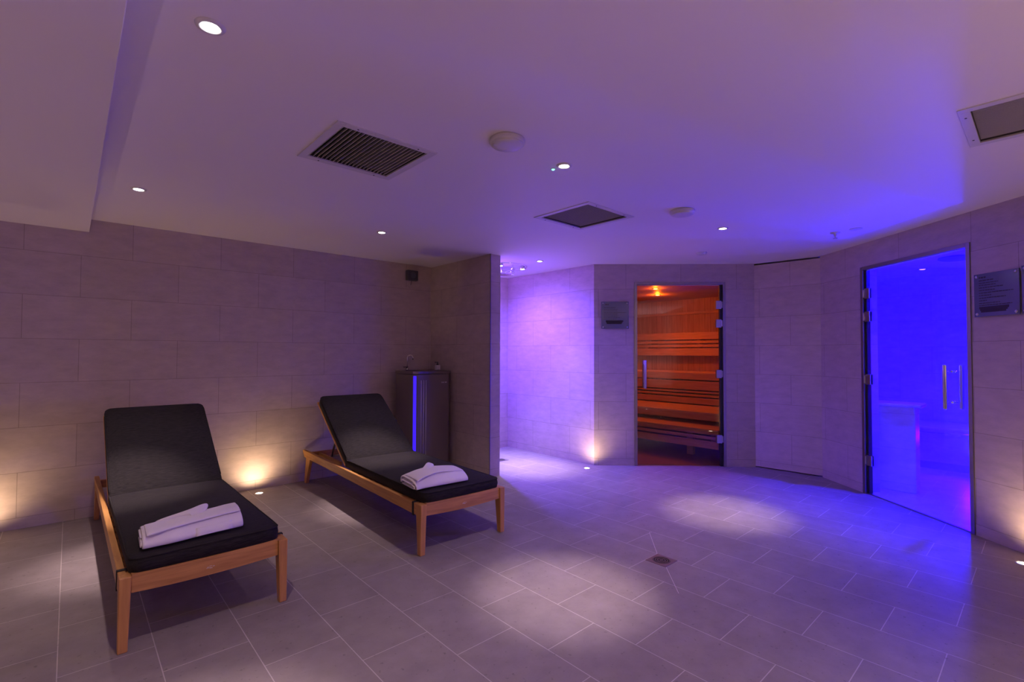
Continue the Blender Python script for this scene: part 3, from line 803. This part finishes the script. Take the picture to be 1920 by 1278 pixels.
# ------------------------------------------------------------------ rain shower
SX, SY = 3.70, 4.26
t = thing('rain_shower', 'round chrome ceiling shower with small spotlights behind the stub wall', 'shower', (SX, SY, H))
bm = bmesh.new(); lathe(bm, [(.26, -.001), (.262, -.006), (.285, -.008), (.297, -.004), (.298, 0)], n=64); obj('ceiling_ring', bm, CHROME, t, smooth=True)
bm = bmesh.new(); lathe(bm, [(0, -.07), (.115, -.07), (.122, -.074), (.122, -.080), (.115, -.084), (0, -.084)], n=48); obj('rain_head', bm, CHROME, t, smooth=True)
bm = bmesh.new(); tube(bm, [(0, 0, 0), (0, 0, -.072)], .011, 14); obj('stem', bm, CHROME, t, smooth=True)
VIOLET = (.22, .08, 1.0)
for k, (dx, dy) in enumerate(((-.17, -.17), (.17, -.17), (.17, .17), (-.17, .17))):
    bm = bmesh.new(); lathe(bm, [(0, -.002), (.034, -.002), (.036, -.02), (.03, -.030), (.024, -.030)], (dx, dy, 0), 24); s = obj('spotlight', bm, CHROME, t, smooth=True)
    bm = bmesh.new(); lathe(bm, [(.024, -.029), (0, -.031)], (dx, dy, 0), 20); obj('lens', bm, LAMP_W, s, smooth=True)
    spot('shower_beam', t, (dx, dy, -.045), (0, 0, 0), 34, (.78, .68, 1), 40)
for dx, dy in ((0, -.19), (.19, 0), (0, .19), (-.19, 0)):
    bm = bmesh.new(); tube(bm, [(dx, dy, 0), (dx, dy, -.035), (dx * .9, dy * .9, -.06)], [.012, .012, .016], 12); tube(bm, [(dx * .9, dy * .9, -.058), (dx * .86, dy * .86, -.082)], [.008, .013], 12)
    obj('body_jet', bm, CHROME, t, smooth=True)
point('shower_colour_light', t, (-.28, .08, -.12), 9, VIOLET, .05)
spot('shower_colour_beam', t, (-.28, -.10, -.10), (0, math.radians(-22), 0), 170, (.12, .055, 1.0), 134)

# ------------------------------------------------------------------ glazed doors
def glazed_door(name, label, wall_loc, ang, op, hinge_left, gm, frame_w=.030, depth=.05, gap_hinge=.03, handles='in'):
    x0, x1, hd = op
    t = thing(name, label, None, (wall_loc[0], wall_loc[1], 0), ang, kind='structure')
    bm = bmesh.new()
    box(bm, x0, x0 + frame_w, -.008, depth, 0, hd); box(bm, x1 - frame_w, x1, -.008, depth, 0, hd); box(bm, x0 + frame_w, x1 - frame_w, -.008, depth, hd - frame_w, hd)
    obj('door_frame', bm, DARK_STEEL, t, bevel=.0015)
    gl0 = x0 + frame_w + (gap_hinge if hinge_left else .004); gl1 = x1 - frame_w - (.004 if hinge_left else gap_hinge)
    bm = bmesh.new(); hx0, hx1 = (x0 + frame_w, gl0 - .002) if hinge_left else (gl1 + .002, x1 - frame_w)
    box(bm, hx0, hx1, .012, .045, 0, hd - frame_w)
    obj('seal', bm, BLACK_SEAL, t)
    bm = bmesh.new(); box(bm, gl0, gl1, .014, .022, .010, hd - frame_w - .005); g = obj('glass', bm, gm, t)
    # polished glass edge catches light
    bm = bmesh.new(); e = gl1 if hinge_left else gl0
    box(bm, e - .0015, e + .0015, .0135, .0225, .010, hd - frame_w - .005); box(bm, gl0, gl1, .0135, .0225, hd - frame_w - .006, hd - frame_w - .002)
    obj('glass_edge', bm, mat(name + '_edge', (.75, .78, .8), .15, spec=.8), t)
    hx = gl0 + .012 if hinge_left else gl1 - .012
    for hz in (1.785, 1.578, 1.018, .299):
        bm = bmesh.new(); s = 1 if hinge_left else -1
        a, b = sorted((hx - s * .030, hx + s * .028))
        box(bm, a, b, .001, .013, hz - .045, hz + .045); box(bm, a, b, .023, .035, hz - .045, hz + .045)
        tube(bm, [(hx - s * .034, .0, hz - .035), (hx - s * .034, .0, hz + .035)], .009, 10)
        obj('hinge', bm, HINGE, t, bevel=.002)
    return t, gl0, gl1
d1, g0, g1 = glazed_door('door_1', 'glass sauna door in a thin bronze frame', P_SH, SA, SAUNA_OPEN, False, SAUNA_GLASS)
d1['category'] = 'door'
def bar_handle(t, x, z0, z1, r=.012, sides=(-1, 1), off=.05):
    for s in sides:
        yb = .018 + s * off
        bm = bmesh.new(); tube(bm, [(x, yb, z0), (x, yb, z1)], r, 20)
        hd_ = obj('handle', bm, STEEL, t, smooth=True, bevel=.001)
        bm = bmesh.new()
        for z in (z0 + .05, z1 - .05): tube(bm, [(x, yb, z), (x, .018 + s * .005, z)], .006, 10); tube(bm, [(x, .018 + s * .012, z), (x, .018 + s * .004, z)], .011, 12)
        obj('standoff', bm, CHROME, hd_, smooth=True)
bar_handle(d1, .562, .855, 1.165, r=.013, off=.045)
d2, g0, g1 = glazed_door('door_2', 'glass steam room door in a thin dark steel frame', P_PC, RA, STEAM_OPEN, True, GLASS, gap_hinge=.022)
d2['category'] = 'door'
bar_handle(d2, 1.405, .845, 1.167, r=.016, off=.062)

# glass plaques
def plaque(p0, ang, s0, s1, z0, z1, label, lines, blk):
    t = thing('wall_plaque', label, 'sign', (p0[0], p0[1], 0), ang, group='dark glass plaques beside the doors')
    bm = bmesh.new(); box(bm, s0, s1, -.024, -.018, z0, z1); obj('glass_plate', bm, PLAQUE, t, bevel=.001)
    for sx, sz in ((s0 + .020, z1 - .018), (s1 - .020, z1 - .018), (s0 + .020, z0 + .018), (s1 - .020, z0 + .018)):
        bm = bmesh.new(); tube(bm, [(sx, 0, sz), (sx, -.027, sz)], .0085, 16); tube(bm, [(sx, -.026, sz), (sx, -.030, sz)], [.0095, .007], 16); obj('fixing', bm, STEEL, t, smooth=True)
    bm = bmesh.new(); W = s1 - s0; rnd = random.Random(len(lines) * 7 + int(s0 * 100))
    for (z, a, b, h_) in lines:
        x = s0 + a * W; zz = z1 - z * (z1 - z0)
        while x < s0 + b * W:
            w_ = rnd.uniform(.008, .024); w_ = min(w_, s0 + b * W - x)
            if w_ > .003: box(bm, x, x + w_, -.0252, -.0242, zz - h_ / 2, zz + h_ / 2)
            x += w_ + .004
    tag(obj('print', bm, INK, t), 'rows of dark print too small to read'); bm = bmesh.new()
    a, b, zt, zb = blk
    for k in range(3):
        zz = z1 - (zt + (zb - zt) * (k + .5) / 3) * (z1 - z0); box(bm, s0 + (a + .02 * k) * W, s0 + (b - .03 * k) * W, -.0252, -.0242, zz - .008, zz + .008)
    tag(obj('print_block', bm, INK, t), 'dark block of fine print')
plaque(P_SH, SA, .078, .383, 1.516, 1.817, 'dark glass plaque left of the sauna door', [(.11, .14, .28, .010), (.22, .1, .52, .005), (.28, .1, .62, .004), (.34, .1, .58, .004), (.40, .1, .9, .004), (.46, .1, .6, .004), (.53, .1, .62, .004), (.59, .1, .68, .004), (.65, .1, .55, .004)], (.16, .80, .70, .82))
plaque(P_PC, RA, 1.612, 1.902, 1.498, 1.788, 'dark glass plaque right of the steam room door', [(.09, .12, .28, .010), (.16, .12, .45, .007), (.22, .12, .56, .005), (.27, .12, .5, .005), (.33, .12, .66, .005), (.39, .12, .48, .005), (.45, .12, .88, .005), (.51, .12, .40, .005), (.57, .12, .74, .005), (.63, .12, .30, .005), (.69, .12, .60, .005), (.74, .12, .85, .005)], (.12, .78, .78, .90))
plaque(P_PC, RA, 1.915, 2.205, 1.498, 1.798, 'dark glass plaque at the right edge, next to the steam room plaque', [(.15, .15, .5, .008), (.25, .15, .8, .005), (.35, .15, .7, .005)], (.15, .7, .7, .85))

# ------------------------------------------------------------------ sauna interior
SZ = 2.10
def lining(name, p0, p1, thick=.05, z1=SZ):
    L, a = frame_of(p0, p1); bm = bmesh.new(); box(bm, 0, L, 0, thick, 0, z1)
    return struct(obj(name, bm, LINING, loc=(p0[0], p0[1], 0), rz=a))
XB = 7.22
lining('wall_sauna_back', (XB, 4.84), (XB, 2.3))
lining('wall_sauna_left', (4.47, 4.80), (XB, 4.80))
lining('wall_sauna_right', (XB, 2.36), (5.66, 2.36))
sd = Vector((P_SC[0] - P_SH[0], P_SC[1] - P_SH[1])).normalized(); sn = Vector((-sd.y, sd.x))    # into the sauna
def sf(s, n): return (P_SH[0] + sd.x * s + sn.x * n, P_SH[1] + sd.y * s + sn.y * n)
bm = bmesh.new(); box(bm, 4.475, XB, 2.38, 4.84, SZ, SZ + .03)
bm.free(); bm = bmesh.new(); prism(bm, [(4.475, 4.84), (4.475, 3.46), sf(.02, .13), sf(1.6, .13), (XB, 2.38), (XB, 4.84)], SZ, SZ + .04)
struct(obj('ceiling_sauna', bm, LINING))
bm = bmesh.new(); prism(bm, [(4.475, 4.80), (4.475, 3.46), sf(.02, .06), sf(1.70, .06), (XB, 2.41), (XB, 4.80)], .0, .004)
struct(obj('floor_sauna', bm, SAUNA_FLOOR))
bm = bmesh.new(); box(bm, -.02, 0, 2.42, 4.79, 1.862, 1.895); obj_ = struct(obj('trim_2', bm, SPRUCE_Y, loc=(XB, 0, 0), bevel=.003), 'horizontal batten on the sauna back wall')

def bench(name, x0, x1, y0, y1, ztop, boards, label, slots=True, legs=None, group='sauna benches'):
    t = thing(name, label, 'sauna bench', (x0, (y0 + y1) / 2, 0), group=group)
    hy = (y1 - y0) / 2; D = x1 - x0
    bm = bmesh.new(); n = max(2, int(round(D / .1))); w_ = D / n
    for k in range(n): box(bm, k * w_ + .003, (k + 1) * w_ - .003, -hy, hy, ztop - .026, ztop)
    obj('seat', bm, SPRUCE_Y, t, bevel=.004)
    for (a, b) in boards:
        bm = bmesh.new(); box(bm, .004, .026, -hy, hy, a, b); obj('front_board', bm, SPRUCE_Y, t, bevel=.003)
    if legs:
        for (lx, ly, z1_) in legs:
            bm = bmesh.new(); box(bm, lx - .03, lx + .03, ly - .04 - (y0 + y1) / 2, ly + .04 - (y0 + y1) / 2, .004, z1_); obj('leg', bm, SPRUCE_Y, t)
    return t
bench('sauna_bench', 5.42, 6.02, 2.52, 4.78, .376, [(.316, .350), (.262, .296), (.158, .242)], 'lowest sauna bench seen through the glass door', legs=[(.30, 3.0, .345), (.30, 4.4, .345)])
bench('sauna_bench', 5.76, 6.53, 2.45, 4.78, .523, [(.425, .498)], 'middle sauna bench, between the lowest and the top one', legs=[(.60, 3.0, .49), (.60, 4.5, .49)])
bench('sauna_bench', 6.50, 7.20, 2.43, 4.78, .973, [(.876, .948), (.735, .856), (.692, .715), (.642, .672), (.54, .622)], 'top sauna bench under the slatted backrest', legs=[(.6, 2.6, .945), (.6, 4.6, .945)])
t = thing('slatted_backrest', 'slatted wooden backrest on the sauna back wall', 'backrest', (7.10, 3.6, 0))
for a, b in ((1.462, 1.568), (1.403, 1.442), (1.345, 1.383), (1.212, 1.325)):
    bm = bmesh.new(); box(bm, 0, .022, -1.16, 1.16, a, b); obj('board', bm, SPRUCE_Y, t, bevel=.003)
bm = bmesh.new()
for y in (-.9, 0, .9): box(bm, .022, .115, y - .02, y + .02, 1.22, 1.56)
obj('batten', bm, SPRUCE_Y, t)
for (x, y), e, lb in (((5.70, 3.475), .35, 'orange lamp in the sauna ceiling nearer the glass door'), ((6.33, 3.825), 1.25, 'orange lamp in the sauna ceiling nearer the back wall')):
    t = thing('sauna_lamp', lb, 'lamp', (x, y, SZ), group='orange lamps in the sauna ceiling')
    bm = bmesh.new(); lathe(bm, [(.03, -.001), (.032, -.008), (.042, -.009), (.046, 0)], n=28); obj('bezel', bm, DARK_STEEL, t, smooth=True)
    bm = bmesh.new(); lathe(bm, [(.031, -.004), (.02, -.010), (0, -.013)], n=24); obj('lens', bm, LAMP_O, t, smooth=True)
    spot('sauna_lamp_light', t, (0, 0, -.03), (0, 0, 0), 5.5 * e, (1, .17, .010), 150, blend=.6, radius=.03)
    point('sauna_lamp_glow', t, (0, 0, -.05), 1.0 + 1.4 * e, (1, .19, .012), .02)

# ------------------------------------------------------------------ steam room interior
STZ = 2.16
def steam_wall(name, p0, p1, thick=.06):
    L, a = frame_of(p0, p1); bm = bmesh.new(); box(bm, 0, L, 0, thick, 0, STZ)
    return struct(obj(name, bm, STEAM_TILE, loc=(p0[0], p0[1], 0), rz=a))
steam_wall('wall_steam_back', (7.60, 1.60), (7.60, -.9))
steam_wall('wall_steam_left', (5.80, 1.56), (7.60, 1.56))
steam_wall('wall_steam_right', (7.60, -.85), (3.80, -.85))
def rf(s, n): return (P_PC[0] + RD.x * s + nrm.x * n, P_PC[1] + RD.y * s + nrm.y * n)
poly_in = [rf(.02, .152), (5.80, 1.56), (7.60, 1.56), (7.60, -.85), rf(3.1, .152)]
bm = bmesh.new(); prism(bm, poly_in, STZ, STZ + .04); struct(obj('ceiling_steam', bm, STEAM_TILE))
STEAM_FLOOR = tile_mat('steam_floor_tile', (.66, .62, .60), (.63, .59, .57), (.78, .74, .72), .45, .304, (-1.43 + 9.0, .013 + 6.08), ortho='YX', rough=.35, mort=.0026)
bm = bmesh.new(); prism(bm, [rf(.549, .03), rf(.549, .16), rf(.02, .16), (5.80, 1.55), (7.59, 1.55), (7.59, -.84), rf(3.0, .16), rf(1.567, .16), rf(1.567, .03)], .0, .004)
struct(obj('floor_steam', bm, STEAM_FLOOR))
bm = bmesh.new(); box(bm, STEAM_OPEN[0] + .03, STEAM_OPEN[1] - .03, .010, .026, .0, .007); struct(obj('trim_3', bm, DARK_STEEL, loc=(*P_PC, 0), rz=RA), 'door threshold strip')
# half wall with ledge
t = thing('half_wall', 'low tiled half wall with a rounded ledge inside the steam room', 'low wall', (5.58, 1.18, 0))
bm = bmesh.new(); box(bm, 0, .20, -.37, .03, .004, .765); obj('body', bm, STEAM_TILE, t, bevel=.006)
bm = bmesh.new(); box(bm, -.03, .24, -.42, .02, .765, .798); obj('ledge', bm, STEAM_TILE, t, bevel=.012, seg=3)
# bench round the back
t = thing('steam_bench', 'tiled bench with a rounded edge along the steam room back wall', 'steam bench', (6.92, .35, 0))
bm = bmesh.new(); box(bm, .05, .66, -1.18, 1.18, .004, .40); obj('base', bm, STEAM_TILE, t)
bm = bmesh.new(); box(bm, 0, .66, -1.18, 1.18, .40, .462); obj('seat', bm, STEAM_TILE, t, bevel=.028, seg=4)
t = thing('steam_vent', 'dark round vent on the steam room ceiling', 'vent', (6.18, .57, STZ))
bm = bmesh.new(); lathe(bm, [(.135, 0), (.14, -.012), (.12, -.022), (0, -.026)], n=40); obj('cover', bm, mat('blue_grey_vent', (.25, .25, .28), .5), t, smooth=True)
for (x, y), e, sz, cl, lb in (((5.36, .43), 220, 92, (.010, .0015, 1), 'blue steam room lamp just inside the glass door'), ((6.75, .9), 60, 84, (.02, .006, 1), 'blue steam room lamp over the left of the bench'), ((6.7, -.2), 60, 84, (.02, .006, 1), 'blue steam room lamp over the right of the bench')):
    t = thing('steam_lamp', lb, 'lamp', (x, y, STZ), group='blue lamps in the steam room ceiling')
    bm = bmesh.new(); lathe(bm, [(.03, -.001), (.032, -.008), (.042, -.009), (.046, 0)], n=28); obj('bezel', bm, STEEL, t, smooth=True)
    bm = bmesh.new(); lathe(bm, [(.031, -.004), (.02, -.010), (0, -.013)], n=24); obj('lens', bm, LAMP_B, t, smooth=True)
    if x < 6: point('steam_lamp_glow', t, (0, 0, -.06), 40, (.004, 0, 1), .03)
    spot('steam_lamp_beam', t, (0, 0, -.03), (0, 0, 0), e, cl, sz, blend=.6, radius=.03)

for y in (.55, -.15):
    t = thing('under_bench_light', 'blue light strip under the lip of the steam room bench', 'light strip', (6.955, y, .385), group='blue light strips under the steam bench')
    bm = bmesh.new(); box(bm, -.012, .012, -.22, .22, -.006, .014); obj('strip', bm, BLUE_LED, t)
    spot('under_bench_glow', t, (-.02, 0, -.02), (0, math.radians(105), 0), 125, (.006, .0, 1), 150, blend=.6, radius=.06)
